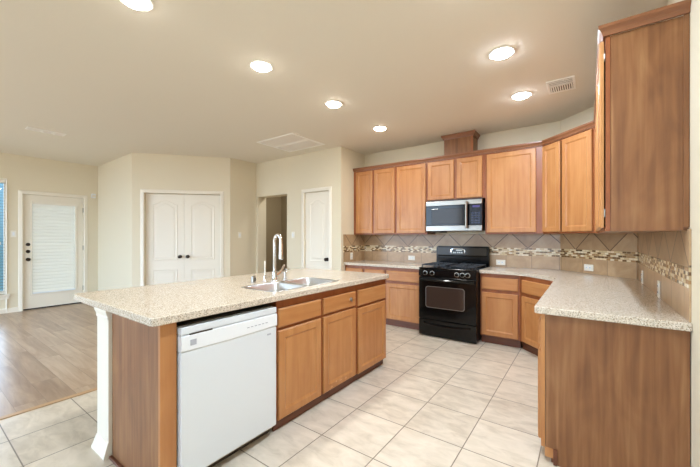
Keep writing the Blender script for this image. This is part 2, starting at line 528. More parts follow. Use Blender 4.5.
# moulded two-panel interior door, arch-topped upper panel; local x 0..w, front at y=0 facing -y
def panel_loop(x0, x1, z0, z1, arch, inset, n=20):
    x0 += inset; x1 -= inset; z0 += inset; z1 -= inset
    pts = [(x0, z0), (x1, z0)]
    for k in range(n + 1):
        t = k / n
        x = x1 + (x0 - x1) * t
        u = abs(2 * t - 1)
        h = arch * (0.5 + 0.5 * math.cos(PI * min(1, u / 0.9))) ** 0.6 if u < 0.9 else 0
        pts.append((x, z1 - arch + h))
    return pts
def moulded_door(name, w, h, label, parent=None, hinge_left=True):
    b = MB()
    b.box(0, w, 0.0, 0.035, 0.008, h)
    m = 0.105 if w > 0.5 else 0.095
    for (z0, z1, arch) in ((0.20, 0.74, 0.0), (0.90, h - 0.12, 0.07)):
        rr = []
        for ins, y in ((0.0, 0.001), (0.0, -0.004), (0.008, -0.008), (0.018, -0.003), (0.03, -0.001), (0.05, -0.001), (0.062, -0.006)):
            rr.append([(x, y, z) for x, z in panel_loop(m, w - m, z0, z1, arch, ins)])
        b.rings(rr)
    o = b.build(name, M['trim'], parent)
    return struct(o, label, 'door')
def round_knob(parent, x, z, mat=None):
    k = MB().lathe([(0.030, 0.0), (0.030, -0.006), (0.011, -0.010), (0.011, -0.030), (0.022, -0.036), (0.029, -0.048), (0.026, -0.062), (0.012, -0.068)],
               (x, 0, z), 'y').build('door_knob', mat or M['bronze'], parent, True)
    k['label'] = 'dark bronze knob'
    return k

ang_d = math.atan2(dd.y, dd.x)
LW = (1.425 - 0.19) / 2
nrm = Vector((-dd.y, dd.x))
for i, (s, nm, lb) in enumerate(((0.19, 'door_2', 'left leaf of the off-white double closet doors'), (0.19 + LW, 'door_3', 'right leaf of the off-white double closet doors'))):
    d = moulded_door(nm, LW - 0.003, 2.08, lb)
    p = Vector(on_d(s)) + nrm * 0.07
    d.location = (p.x, p.y, 0); d.rotation_euler = (0, 0, ang_d)
    round_knob(d, LW - 0.065 if i == 0 else 0.062, 0.965)
p = on_d(0)
casing('trim_2', p, ang_d, 0.19, 1.425, 2.085, 0.06, 'off-white casing round the closet doors')
d4 = moulded_door('door_4', 0.555, 2.08, 'narrow off-white pantry door with arched panel')
d4.location = (-3.9975, YH + 0.03, 0)
round_knob(d4, 0.50, 0.945)
casing('trim_3', (0, YH), 0, -4.0, -3.44, 2.085, 0.06, 'off-white casing round the pantry door')

# back door with a blind behind its glass
d1 = bpy.data.objects.new('door_1', None); COL.objects.link(d1)
d1.location = (XL, 1.349, 0); d1.rotation_euler = (0, 0, R(90))
struct(d1, 'off-white back door with a blind behind glass', 'door')
DW_ = 0.862
b = MB()
g0, g1, gz0, gz1 = 0.125, 0.735, 0.29, 1.93
b.box(0, g0, 0.03, 0.075, 0.02, 2.08); b.box(g1, DW_, 0.03, 0.075, 0.02, 2.08)
b.box(g0, g1, 0.03, 0.075, 0.02, gz0); b.box(g0, g1, 0.03, 0.075, gz1, 2.08)
b.build('door_slab', M['trim'], d1)
b = MB()
for (a0, a1, c0, c1) in ((g0 - 0.03, g0, gz0 - 0.03, gz1 + 0.03), (g1, g1 + 0.03, gz0 - 0.03, gz1 + 0.03), (g0, g1, gz0 - 0.03, gz0), (g0, g1, gz1, gz1 + 0.03)):
    b.box(a0, a1, 0.016, 0.031, c0, c1, bev=0.003)
b.build('glazing_bead', M['trim'], d1)
boxobj('head_rail', M['trim'], d1, g0 - 0.005, g1 + 0.045, -0.016, 0.030, gz1 - 0.012, gz1 + 0.040, bev=0.004)
boxobj('bottom_rail', M['white2'], d1, g0 - 0.002, g1 + 0.002, 0.004, 0.030, gz0 - 0.010, gz0 + 0.018, bev=0.004)
b = MB()
nsl = 27
for k in range(nsl):
    z = gz0 + 0.03 + (gz1 - gz0 - 0.055) * k / (nsl - 1)
    b.rings([[(x, y, z + h) for y, h in ((0.046, -0.031), (0.039, -0.022), (0.037, -0.004), (0.040, 0.014), (0.048, 0.034), (0.0495, 0.034), (0.0415, 0.014), (0.0385, -0.004), (0.0405, -0.022), (0.0475, -0.031))] for x in (g0 + 0.006, g1 - 0.006)])
b.build('blind', M['slat'], d1)
boxobj('pane', M['glass'], d1, g0, g1, 0.060, 0.064, gz0, gz1)
boxobj('door_sweep', M['rubber'], d1, 0.0, DW_, 0.026, 0.08, 0.004, 0.022)
for z, kind in ((1.181, 0), (1.055, 0), (0.911, 1)):
    kb = MB().lathe([(0.030, 0.03), (0.030, 0.020), (0.024, 0.016), (0.018, 0.010)] if not kind else
                    [(0.031, 0.03), (0.031, 0.024), (0.012, 0.018), (0.012, 0.0), (0.026, -0.006), (0.030, -0.02), (0.020, -0.034)], (0.065, 0, z), 'y').build(
        'door_knob' if kind else 'deadbolt', M['bronze'], d1, True)
    kb['label'] = 'dark bronze ' + ('knob' if kind else 'deadbolt')
casing('trim_4', (XL, 1.345), R(90), 0.0, 0.87, 2.085, 0.062, 'off-white casing round the back door')
# hinges
for z in (0.3, 1.1, 1.85):
    MB().tube([(DW_ + 0.002, 0.024, z - 0.045), (DW_ + 0.002, 0.024, z + 0.045)], 0.006, 8).build('hinge', M['bronze'], d1)

# window with wood blind
w1 = bpy.data.objects.new('window_1', None); COL.objects.link(w1)
w1.location = (XL, WY0, 0); w1.rotation_euler = (0, 0, R(90))
struct(w1, 'tall living-room window with a dark slatted blind', 'window')
ww = WY1 - WY0
b = MB()
for (a0, a1, c0, c1) in ((0, 0.05, WZ0, WZ1), (ww - 0.012, ww, WZ0, WZ1), (0.05, ww - 0.012, WZ0, WZ0 + 0.05), (0.05, ww - 0.05, WZ1 - 0.05, WZ1), (0.05, ww - 0.05, 1.18, 1.23)):
    b.box(a0, a1, 0.07, 0.11, c0, c1)
b.build('sash', M['trim'], w1)
boxobj('pane', M['glass'], w1, 0.05, ww - 0.012, 0.088, 0.092, WZ0 + 0.05, WZ1 - 0.05)
MB().box(-0.05, ww + 0.05, -0.045, 0.06, WZ0 - 0.03, WZ0, bev=0.004).box(-0.04, ww + 0.04, -0.016, 0.0, WZ0 - 0.09, WZ0 - 0.03).build('sill', M['trim'], w1)
b = MB()
for k in range(38):
    z = WZ0 + 0.05 + (WZ1 - WZ0 - 0.12) * k / 37
    b.box(0.008, ww - 0.008, 0.022, 0.044, z, z + 0.003)
for x in (0.10, ww / 2):
    b.box(x - 0.012, x + 0.012, 0.007, 0.009, WZ0 + 0.03, WZ1 - 0.05)
b.build('blind', M['dslat'], w1)
boxobj('valance', M['trim'], w1, 0.004, ww - 0.004, 0.0, 0.055, WZ1 - 0.06, WZ1 - 0.002)
casing('trim_5', (XL, WY0), R(90), 0.0, ww, WZ1, 0.02, 'thin off-white edge round the window')

# ------------------------------------------------------------------ island
XF = -1.70                                     # island cabinet faces, looking +X
IY0, IY1 = 0.764, 2.985
ix0, ix1, iy0, iy1 = -2.83, -1.654, 0.707, 2.966 + 0.03
def rrect(x0, x1, y0, y1, r, n=5):
    pts = []
    for cx, cy, a0 in ((x1 - r, y1 - r, 0), (x0 + r, y1 - r, 90), (x0 + r, y0 + r, 180), (x1 - r, y0 + r, 270)):
        for k in range(n + 1):
            a = R(a0 + 90 * k / n)
            pts.append((cx + r * math.cos(a), cy + r * math.sin(a)))
    return pts
SX0, SX1, SY0, SY1 = -2.145, -1.765, 1.545, 2.295
b = MB()
def loop_edges(pts, z):
    vs = [b.v(x, y, z) for x, y in pts]
    return [b.b.edges.new((vs[i], vs[(i + 1) % len(vs)])) for i in range(len(vs))]
ed = loop_edges(rrect(ix0, ix1, iy0, iy1, 0.03), IT) + loop_edges(rrect(SX0, SX1, SY0, SY1, 0.05), IT)
bmesh.ops.triangle_fill(b.b, use_beauty=True, edges=ed)
ret = bmesh.ops.extrude_face_region(b.b, geom=b.b.faces[:])
for v_ in [g for g in ret['geom'] if isinstance(g, bmesh.types.BMVert)]: v_.co.z -= 0.041
bmesh.ops.recalc_face_normals(b.b, faces=b.b.faces[:])
hard = [e for e in b.b.edges if len(e.link_faces) == 2 and e.calc_face_angle() > 1.2]
bmesh.ops.bevel(b.b, geom=hard, offset=0.006, segments=2, affect='EDGES', profile=0.5)
top = b.build('countertop', M['stone'])
tag(top, 'long speckled beige countertop of the kitchen island, with the sink cut in', 'countertop')

# door / drawer fronts in a local frame: x along the face, y into the cabinet, z up
DOOR = [(0, 0.0), (0, -0.014), (0.006, -0.020), (0.052, -0.020), (0.058, -0.016), (0.066, -0.011)]
DRAWER = [(0, 0.0), (0, -0.013), (0.004, -0.017), (0.010, -0.020)]
def door(parent, x0, x1, z0, z1, y=-0.001, rot=None):
    o = MB().front(x0, x1, z0, z1, DOOR, y).build('door', M['maple'], parent)
    return o
def drawer(parent, x0, x1, z0, z1, y=-0.001):
    return MB().front(x0, x1, z0, z1, DRAWER, y).build('drawer', M['maple_rail'], parent)
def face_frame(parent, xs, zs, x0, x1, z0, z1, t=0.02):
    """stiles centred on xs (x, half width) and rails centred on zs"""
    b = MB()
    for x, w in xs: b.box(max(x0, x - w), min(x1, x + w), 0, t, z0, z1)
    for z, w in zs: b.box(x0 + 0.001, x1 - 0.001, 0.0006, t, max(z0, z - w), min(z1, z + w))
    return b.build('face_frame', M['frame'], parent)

# island end filler (veneer end panel), dishwasher, sink base, cabinet
RI = R(90)
e = thing('island_end_panel', 'brown veneer end panel of the island between white post and dishwasher', 'panel', (XF, IY0, 0), RI)
boxobj('panel', M['veneer'], e, 0.0, 0.018, 0.02, 0.605, 0.0, IT - 0.042)
boxobj('stile', M['maple'], e, 0.0, 0.080, 0.0, 0.0195, 0.0, IT - 0.042)
MB().box(-0.018, 0.0, 0.0, 0.604, 0.0, 0.018, bev=0.004).build('shoe_moulding', M['kick'], e)

def island_cab(label, y0, y1, doors):
    w = y1 - y0
    t = thing('island_cabinet', label, 'cabinet', (XF, y0, 0), RI, 'island cabinets')
    return t, w
sb, w = island_cab('two-door maple sink cabinet in the island right of the dishwasher', 1.505, 2.442, None)
b = MB()                                             # open-topped carcass so that the sink bowls hang free
b.box(0.001, 0.018, 0.02, 0.60, 0.075, 0.893); b.box(w - 0.018, w - 0.001, 0.02, 0.60, 0.075, 0.893)
b.box(0.018, w - 0.018, 0.585, 0.60, 0.075, 0.893); b.box(0.018, w - 0.018, 0.02, 0.585, 0.075, 0.09)
b.build('carcass', M['veneer'], sb)
face_frame(sb, [(0, 0.022), (w / 2 - 0.01, 0.03), (w, 0.022)], [(0.085, 0.02), (0.893, 0.06), (0.695, 0.02)], 0.0005, w - 0.0005, 0.075, 0.893)
boxobj('toe_kick', M['kick'], sb, 0.001, w - 0.001, 0.026, 0.04, 0, 0.075)
for (a0, a1) in ((1.514, 1.948), (1.980, 2.420)):
    dr = drawer(sb, a0 - 1.505, a1 - 1.505, 0.706, 0.834); dr.name = 'false_drawer_front'
    dr2 = door(sb, a0 - 1.505, a1 - 1.505, 0.083, 0.685)
lk = MB().lathe([(0.016, 0.0), (0.016, -0.006), (0.012, -0.012), (0.004, -0.013)], (0.835, -0.020, 0.775), 'y', 16).box(0.828, 0.842, -0.034, -0.032, 0.752, 0.782, bev=0.001).build('latch', M['steel'], sb, True)
lk['label'] = 'small grey metal latch'
for (x, z, sx_, sz_) in ((0.57, 0.105, 0.016, 0.006), (0.63, 0.128, 0.012, 0.008), (0.69, 0.12, 0.018, 0.005), (0.76, 0.112, 0.014, 0.009)):
    MB().rings([[(x + sx_ * math.cos(a) * r_, y_, z + sz_ * math.sin(a) * r_) for a in [2 * PI * k / 9 for k in range(9)]] for r_, y_ in ((1, -0.0205), (0.7, -0.0222))]).build('worn_patch', M['wear'], dr2)

c3, w = island_cab('single-door maple cabinet at the far end of the island', 2.444, IY1, None)
boxobj('carcass', M['veneer'], c3, 0.001, w, 0.02, 0.60, 0.075, 0.893)
face_frame(c3, [(0, 0.022), (w, 0.02)], [(0.085, 0.02), (0.893, 0.06), (0.675, 0.02)], 0.0005, w - 0.0005, 0.075, 0.893)
boxobj('toe_kick', M['kick'], c3, 0.001, w - 0.004, 0.026, 0.04, 0, 0.075)
drawer(c3, 2.463 - 2.444, 2.962 - 2.444, 0.692, 0.834)
door(c3, 2.463 - 2.444, 2.962 - 2.444, 0.075, 0.668)

# dishwasher
dwt = thing('dishwasher', 'white built-in dishwasher in the kitchen island', 'dishwasher', (XF, 0.847, 0), RI)
W = 0.643
boxobj('tub', M['slot'], dwt, 0.006, W - 0.006, 0.02, 0.58, 0.075, 0.86)
p0 = MB()
p0.box(0.004, W - 0.008, -0.030, 0.018, 0.075, 0.728, bev=0.006)
p0.build('door_panel', M['white'], dwt)
b = MB()                                             # control console: bowed lower edge, slightly proud
n = 16
rr = []
for k in range(n + 1):
    x = 0.004 + (W - 0.012) * k / n
    u = 2 * k / n - 1
    zb = 0.731 - 0.006 * (1 - u * u)
    rr.append([(x, 0.018, zb), (x, -0.030, zb), (x, -0.036, zb + 0.008), (x, -0.036, 0.808), (x, -0.030, 0.812), (x, 0.018, 0.812)])
b.rings(rr); cs = b.build('control_panel', M['white2'], dwt)
b = MB().box(0.004, W - 0.008, -0.032, 0.018, 0.818, 0.856, bev=0.004).box(0.008, W - 0.012, -0.022, 0.018, 0.811, 0.819)
b.build('top_strip', M['white'], dwt)
boxobj('handle_pocket', M['slot'], dwt, 0.05, 0.175, -0.0335, -0.024, 0.8115, 0.8185)
bd = boxobj('logo_badge', M['badge'], cs, 0.050, 0.082, -0.0375, -0.0355, 0.757, 0.787); bd['label'] = 'small grey square badge'
bd = boxobj('logo_badge', M['badge'], dwt, W - 0.085, W - 0.055, -0.0312, -0.0295, 0.685, 0.695); bd['label'] = 'small pale maker badge'
b = MB()
for k in range(6): b.box(0.40 + 0.028 * k, 0.416 + 0.028 * k, -0.0372, -0.0355, 0.768, 0.773)
b.build('button', M['badge'], cs)
boxobj('toe_panel', plain('pale kick panel', (196, 188, 170), 0.5), dwt, 0.01, W - 0.012, 0.0, 0.012, 0.052, 0.078)
boxobj('kick_recess', M['slot'], dwt, 0.004, W - 0.004, 0.045, 0.055, 0.0, 0.075)

# white half wall behind the cabinets, finished as a post at the near end
hw = MB().box(-2.495, -2.312, 0.747, 2.985, 0, IT - 0.042).build('wall_island', M['trim'])
struct(hw, 'white half wall carrying the island overhang', 'wall')
b = MB()
px0, px1, py = -2.495, -2.312, 0.747
CAP = [(0, 0.825), (0.004, 0.825), (0.006, 0.835), (0.004, 0.842), (0.008, 0.855), (0.013, 0.868), (0.013, IT - 0.042), (0, IT - 0.042)]
b.sweep([(px0, 2.985), (px0, py), (px1, py)][::-1] if False else [(px0, 1.2), (px0, py), (px1, py)], [(-o, z) for o, z in CAP][::-1] if False else CAP)
b.build('capital', M['trim'], hw)
BS = [(0, 0), (0.024, 0), (0.024, 0.012), (0.018, 0.03), (0.013, 0.05), (0.008, 0.07), (0.003, 0.088), (0, 0.09)]
MB().sweep([(px0, 2.985), (px0, py), (px1, py)], BS).build('base_moulding', M['trim'], hw)

# sink
sk = thing('kitchen_sink', 'stainless double-bowl sink set into the island countertop', 'sink', ((SX0 + SX1) / 2, (SY0 + SY1) / 2, IT + 0.003))
cx_, cy_ = (SX0 + SX1) / 2, (SY0 + SY1) / 2
def bowl(y0, y1):
    x0, x1 = SX0 - cx_ + 0.004, SX1 - cx_ - 0.004
    y0 -= cy_; y1 -= cy_
    rr = []
    for ins, z, r in ((-0.0165, -0.0015, 0.06), (-0.012, 0.0, 0.06), (0.004, 0.0, 0.055), (0.010, -0.008, 0.05), (0.018, -0.15, 0.05), (0.034, -0.178, 0.05), (0.07, -0.186, 0.04)):
        rr.append([(x, y, z) for x, y in rrect(x0 + ins, x1 - ins, y0 + ins, y1 - ins, r)])
    o = MB().rings(rr, cap0=False).build('bowl', M['sink'], sk, True)
    md = o.modifiers.new('thickness', 'SOLIDIFY'); md.thickness = 0.0015; md.offset = -1
    dr = MB().lathe([(0.042, 0), (0.042, 0.003), (0.034, 0.003), (0.030, -0.004), (0.004, -0.006)], ((x0 + x1) / 2, (y0 + y1) / 2, -0.185), 'z', 24).build('drain', M['steel'], o, True)
bowl(SY0 + 0.004, 1.905); bowl(1.930, SY1 - 0.004)

# faucet and its neighbours on the deck
FX, FY = -2.215, 1.945
fa = thing('kitchen_faucet', 'tall chrome gooseneck faucet behind the island sink', 'faucet', (FX, FY, IT))
MB().lathe([(0.030, 0), (0.030, 0.006), (0.024, 0.014), (0.021, 0.05), (0.021, 0.075), (0.015, 0.09)], (0, 0, 0), 'z').build('base', M['chrome'], fa, True)
pts = [(0, 0, 0.08), (0, 0, 0.33)]
for k in range(1, 13):
    a = PI * k / 12
    pts.append((0.042 - 0.042 * math.cos(a), -0.004 * k / 12, 0.345 + 0.055 * math.sin(a)))
pts.append((0.085, -0.004, 0.31))
MB().tube(pts, 0.0145, 14).build('spout', M['chrome'], fa, True)
MB().lathe([(0.013, 0.335), (0.016, 0.32), (0.017, 0.25), (0.020, 0.235), (0.020, 0.195), (0.014, 0.188)], (0.085, -0.004, 0), 'z').build('spray_head', M['chrome'], fa, True)
MB().tube([(0.0, 0.016, 0.05), (0.0, 0.045, 0.06), (0.005, 0.075, 0.085), (0.01, 0.105, 0.135)], [0.016, 0.015, 0.012, 0.009], 10).build('lever_handle', M['chrome'], fa, True)
wt_ = thing('water_tap', 'slender pale drinking-water tap left of the chrome faucet', 'tap', (-2.26, 1.875, IT))
MB().lathe([(0.020, 0), (0.020, 0.004), (0.012, 0.010), (0.010, 0.045), (0.006, 0.055)], (0, 0, 0), 'z').build('base', M['chrome'], wt_, True)
MB().tube([(0, 0, 0.05), (0, 0, 0.10), (0, 0, 0.175)], [0.005, 0.0055, 0.007], 10).build('stem', M['plate'], wt_, True)
MB().tube([(0, 0.008, 0.030), (0.0, 0.045, 0.034)], [0.006, 0.004], 8).build('lever_handle', M['chrome'], wt_, True)
ag = thing('air_gap', 'short steel cylinder cap beside the sink, leftmost fitting on the deck', 'air gap', (-2.285, 1.775, IT))
MB().lathe([(0.021, 0), (0.021, 0.045), (0.019, 0.052), (0.010, 0.055)], (0, 0, 0), 'z').build('cap', M['steel'], ag, True)
MB().box(0.0195, 0.0225, -0.006, 0.006, 0.012, 0.04).build('slot', M['hole'], ag)
sd = thing('soap_dispenser', 'chrome soap dispenser on the right of the faucet', 'soap dispenser', (-2.19, 2.045, IT))
MB().lathe([(0.021, 0), (0.021, 0.005), (0.013, 0.012), (0.012, 0.045), (0.017, 0.05), (0.017, 0.075), (0.009, 0.082)], (0, 0, 0), 'z').build('base', M['chrome'], sd, True)
MB().tube([(0, 0, 0.07), (0.004, 0.0, 0.095), (0.03, 0, 0.103), (0.06, 0, 0.095)], [0.008, 0.008, 0.007, 0.006], 10).build('pump', M['chrome'], sd, True)

# ------------------------------------------------------------------ perimeter base cabinets
KZ = 0.10
def base(label, loc, rz, w, depth, split=0.655, zt=CT - 0.041, m=0.018, stl=None, ndoor=1, name='base_cabinet', group='base cabinets along the walls'):
    t = thing(name, label, 'cabinet', (*loc, 0), rz, group)
    boxobj('carcass', M['veneer'], t, 0.001, w - 0.001, 0.020, depth, KZ, zt)
    face_frame(t, [(0, stl or 0.024), (w, stl or 0.024)], [(KZ, 0.02), (zt, 0.05), (split, 0.02)], 0.0005, w - 0.0005, KZ, zt)
    boxobj('toe_kick', M['kick'], t, 0.001, w - 0.001, 0.05, 0.064, 0, KZ)
    drawer(t, m, w - m, split + 0.020, 0.822)
    door(t, m, w - m, KZ + 0.012, split - 0.018)
    return t
DEP = YB - YF - 0.002
base('maple base cabinet in the far left corner by the pantry wall', (XP + 0.001, YF), 0, 0.364, DEP)
base('middle maple base cabinet left of the range, half hidden by the island', (-2.824, YF), 0, 0.382, DEP)
base('maple base cabinet directly left of the black range', (-2.440, YF), 0, 0.588, DEP)
base('maple base cabinet directly right of the black range', (-1.085, YF), 0, 0.445, DEP)
# diagonal corner unit: face from (-0.64, 4.29) to (-0.20, 3.85)
lf = math.hypot(0.418, 0.418)
t = thing('corner_base_cabinet', 'angled maple corner base cabinet under the worktop bend', 'cabinet', (-0.64, YF, 0), R(-45))
zt = CT - 0.041
b = MB()
c45 = math.cos(R(45))
def loc45(x, y): dx, dy = x + 0.64, y - YF; return (dx * c45 - dy * c45, dx * c45 + dy * c45)
poly = [loc45(*q) for q in ((-0.622, 4.30), (-0.638, YB - 0.004), (-0.274, YB - 0.004), (XR - 0.004, 4.182), (XR - 0.004, 3.874), (-0.20, 3.874))]
b.prism(poly[::-1], KZ, zt).build('carcass', M['veneer'], t)
face_frame(t, [(0, 0.05), (lf, 0.05)], [(KZ, 0.02), (zt, 0.05), (0.655, 0.02)], 0.0, lf, KZ, zt)
boxobj('toe_kick', M['kick'], t, -0.02, lf + 0.02, 0.05, 0.064, 0, KZ)
drawer(t, 0.05, lf - 0.05, 0.675, 0.822); door(t, 0.05, lf - 0.05, 0.112, 0.637)
# right-hand run, faces looking -X at x = -0.20, from y = 3.85 down to y = 2.235
XFr = -0.222
dpr = XR - XFr - 0.004
base('maple base cabinet in the right-hand run next to the angled corner', (XFr, 3.870), R(-90), 0.822, dpr)
t = base('maple base cabinet at the near end of the right-hand run', (XFr, 3.047), R(-90), 0.792, dpr)
ep = t
w = 0.792
pn = MB().box(w + 0.001, w + 0.018, 0.0225, dpr, KZ - 0.01, zt).box(w + 0.001, w + 0.018, 0.065, dpr, 0.0, KZ - 0.01).build('end_panel', M['veneer'], ep)
pn['label'] = 'wide brown veneer end panel'
boxobj('frame_edge', M['maple'], ep, w - 0.0005, w + 0.0205, 0.0, 0.0205, KZ - 0.012, zt)
boxobj('toe_block', M['maple'], ep, w + 0.002, w + 0.012, 0.018, 0.062, 0.03, KZ - 0.012)
boxobj('toe_trim', M['kick'], ep, w + 0.0185, w + 0.026, 0.062, 0.082, 0.0, 0.092)

# worktops
ctl = MB().prism([(XP + 0.001, 4.25), (-1.851, 4.25), (-1.851, YB - 0.001), (XP + 0.001, YB - 0.001)], CT - 0.04, CT, bev=0.005).build('countertop', M['stone'])
tag(ctl, 'short speckled countertop left of the range in the corner', 'countertop')
poly = [(-1.088, 4.25), (-0.70, 4.25)]
P0, P1, P2 = Vector((-0.70, 4.25)), Vector((-0.61, 4.25)), Vector((-0.55, 4.19))
def arc(P0, P1, P2, n=4): return [tuple((1 - t) ** 2 * P0 + 2 * t * (1 - t) * P1 + t * t * P2) for t in [k / n for k in range(1, n + 1)]]
poly += arc(P0, P1, P2)
Q0, Q1, Q2 = Vector((-0.315, 3.945)), Vector((-0.257, 3.89)), Vector((-0.256, 3.81))
poly += [tuple(Q0)] + arc(Q0, Q1, Q2)
poly += [(-0.256, 2.225), (-0.240, 2.207), (XR - 0.001, 2.205), (XR - 0.001, 4.1855), (-0.2705, YB - 0.001), (-1.088, YB - 0.001)]
ctr = MB().prism(poly, CT - 0.04, CT, bev=0.005).build('countertop', M['stone'])
tag(ctr, 'L-shaped speckled countertop running from the range along the right wall', 'countertop')

# ------------------------------------------------------------------ tiled splashback, one thing per wall
def splash(label, loc, rz, x0, x1, zt=1.358, off=0.0):
    t = thing('tile_backsplash', label, 'backsplash', (*loc, 0), rz, 'tiled backsplash panels')
    a = boxobj('lower_tile', M['splash'], t, x0, x1, -0.008, -0.0005, CT + 0.0005, 1.07)
    c = boxobj('upper_tile', M['splash_diag'], t, x0, x1, -0.008, -0.0005, 1.1725, zt)
    d = boxobj('mosaic_band', M['mosaic'], t, x0, x1, -0.010, -0.0005, 1.07, 1.1725)
    d['label'] = 'brown and cream mosaic strip'
    return t
splash('taupe tiled backsplash behind the range with a mosaic strip', (0, YB), 0, XP + 0.009, -0.2735)
splash('taupe tiled backsplash on the angled corner wall', (-0.27, YB), R(-45), 0.0035, 0.9435)
splash('taupe tiled backsplash on the right wall beneath the near wall cabinet', (XR, 4.186), R(-90), 0.0045, 1.955)
splash('narrow taupe tiled backsplash on the return wall by the pantry', (XP, 4.235), R(90), 0.0, 0.615)

# ------------------------------------------------------------------ wall cabinets
UZ0, UZ1 = 1.357, 2.405
def upper(label, loc, rz, w, doors, depth=0.325, z0=UZ0, z1=UZ1, stiles=None, name='wall_cabinet', dz0=0.018, dz1=0.018):
    t = thing(name, label, 'cabinet', (*loc, 0), rz, 'wall cabinets')
    boxobj('carcass', M['veneer'], t, 0.001, w - 0.001, 0.020, depth, z0, z1)
    face_frame(t, stiles or [(0, 0.02), (w, 0.02)], [(z0, 0.022), (z1, 0.03)], 0.0005, w - 0.0005, z0, z1)
    for x0, x1 in doors: door(t, x0, x1, z0 + dz0, z1 - dz1)
    return t
X0 = XP + 0.001
upper('two-door maple wall cabinet at the far left by the pantry wall', (X0, YU), 0, -2.391 - X0,
      [(-3.135 - X0, -2.815 - X0), (-2.782 - X0, -2.409 - X0)], stiles=[(0, 0.06), (-2.798 - X0, 0.025), (-2.391 - X0, 0.02)])
upper('single-door maple wall cabinet just left of the microwave', (-2.390, YU), 0, 0.504, [(0.016, 0.486)])
upper('short two-door maple wall cabinet above the microwave', (-1.885, YU), 0, 0.799, [(0.012, 0.394), (0.430, 0.766)], z0=1.832, dz0=0.012,
      stiles=[(0, 0.02), (0.412, 0.03), (0.799, 0.04)])
upper('wide single-door maple wall cabinet just right of the microwave', (-1.085, YU), 0, 0.655, [(0.022, 0.585)],
      stiles=[(0, 0.03), (0.655, 0.075)])
# diagonal corner wall cabinet: face from (-0.43, 4.53) to (0.07, 4.03)
lu = math.hypot(0.51, 0.51)
t = thing('corner_wall_cabinet', 'angled two-door maple wall cabinet across the kitchen corner', 'cabinet', (-0.43, YU, 0), R(-45))
def locu(x, y): dx, dy = x + 0.43, y - YU; return (dx * c45 - dy * c45, dx * c45 + dy * c45)
poly = [locu(*q) for q in ((-0.41, 4.538), (-0.428, YB - 0.004), (-0.274, YB - 0.004), (XR - 0.004, 4.182), (XR - 0.004, 4.022), (0.088, 4.04))]
MB().prism(poly[::-1], UZ0, UZ1).build('carcass', M['veneer'], t)
face_frame(t, [(0, 0.02), (lu / 2 - 0.05, 0.02), (lu, 0.05)], [(UZ0, 0.022), (UZ1, 0.03)], 0.0, lu, UZ0, UZ1)
door(t, 0.008, 0.273, UZ0 + 0.018, UZ1 - 0.018); door(t, 0.300, 0.672, UZ0 + 0.018, UZ1 - 0.018)
# right-hand wall cabinet, faces looking -X at x = 0.07, from y = 4.03 to y = 2.26
w = 4.019 - 2.262
t = thing('wall_cabinet', 'long maple wall cabinet on the right wall with a broad brown side panel', 'cabinet', (0.08, 4.019, 0), R(-90))
boxobj('carcass', M['veneer'], t, 0.001, w - 0.012, 0.020, XR - 0.08 - 0.002, UZ0 - 0.006, UZ1)
face_frame(t, [(0, 0.02), (w * 0.34, 0.03), (w * 0.67, 0.03), (w, 0.025)], [(UZ0, 0.03), (UZ1, 0.03)], 0.0005, w, UZ0 - 0.006, UZ1)
sp = MB().box(w - 0.012, w - 0.002, 0.0215, XR - 0.08 - 0.022, UZ0 - 0.006, UZ1).box(w - 0.012, w + 0.003, XR - 0.08 - 0.022, XR - 0.08 - 0.002, UZ0 + 0.01, UZ1).build('side_panel', M['veneer'], t)
sp['label'] = 'broad brown veneer side panel'
for x0, x1 in ((0.02, w * 0.34 - 0.012), (w * 0.34 + 0.012, w * 0.67 - 0.012)):
    door(t, x0, x1, UZ0 + 0.012, UZ1 - 0.018)
dm = MB().front(-(w * 0.33 - 0.030), 0, UZ0 + 0.012, UZ1 - 0.018, DOOR, 0).build('door', M['maple'], t)
dm.location = (w - 0.004, -0.007, 0); dm.rotation_euler = (0, 0, R(0.5))
dm['label'] = 'door standing slightly open'
for z in (1.45, 2.30):
    MB().box(w - 0.022, w - 0.004, -0.007, 0.001, z - 0.022, z + 0.022).tube([(w - 0.001, -0.0035, z - 0.012), (w - 0.001, -0.0035, z + 0.012)], 0.0035, 8).build('hinge', M['steel'], t)

CR = [(0, 0), (0.012, 0), (0.014, 0.012), (0.018, 0.022), (0.028, 0.034), (0.032, 0.040), (0.032, 0.055), (0, 0.055)]
def crown(path, z, label):
    o = MB().sweep(path, [(q, z + h) for q, h in CR]).build('crown_moulding', M['crown'])
    return tag(o, label, 'moulding')
crown([(XP + 0.001, YU), (-0.43, YU), (0.08, 4.02), (0.08, 2.262), (XR - 0.001, 2.262)], UZ1 + 0.0005, 'brown crown moulding running along the tops of all wall cabinets')
# boxed duct above the microwave cabinet
ch = thing('duct_chase', 'boxed maple duct cover rising from the cabinets to the ceiling', 'duct cover', (-1.467, 4.62, 0))
boxobj('casing_box', M['veneer'], ch, -0.202, 0.202, 0, YB - 4.62 - 0.002, UZ1 + 0.001, CEIL - 0.06)
boxobj('stile', M['frame'], ch, 0.172, 0.204, -0.004, 0.0, UZ1 + 0.056, CEIL - 0.06)
o = MB().sweep([(-0.202, YB - 4.62 - 0.002), (-0.202, 0), (0.202, 0), (0.202, YB - 4.62 - 0.002)], [(q * 1.05, CEIL - 0.061 + h) for q, h in [(a, c * 1.09) for a, c in CR]]).build('crown', M['crown'], ch)

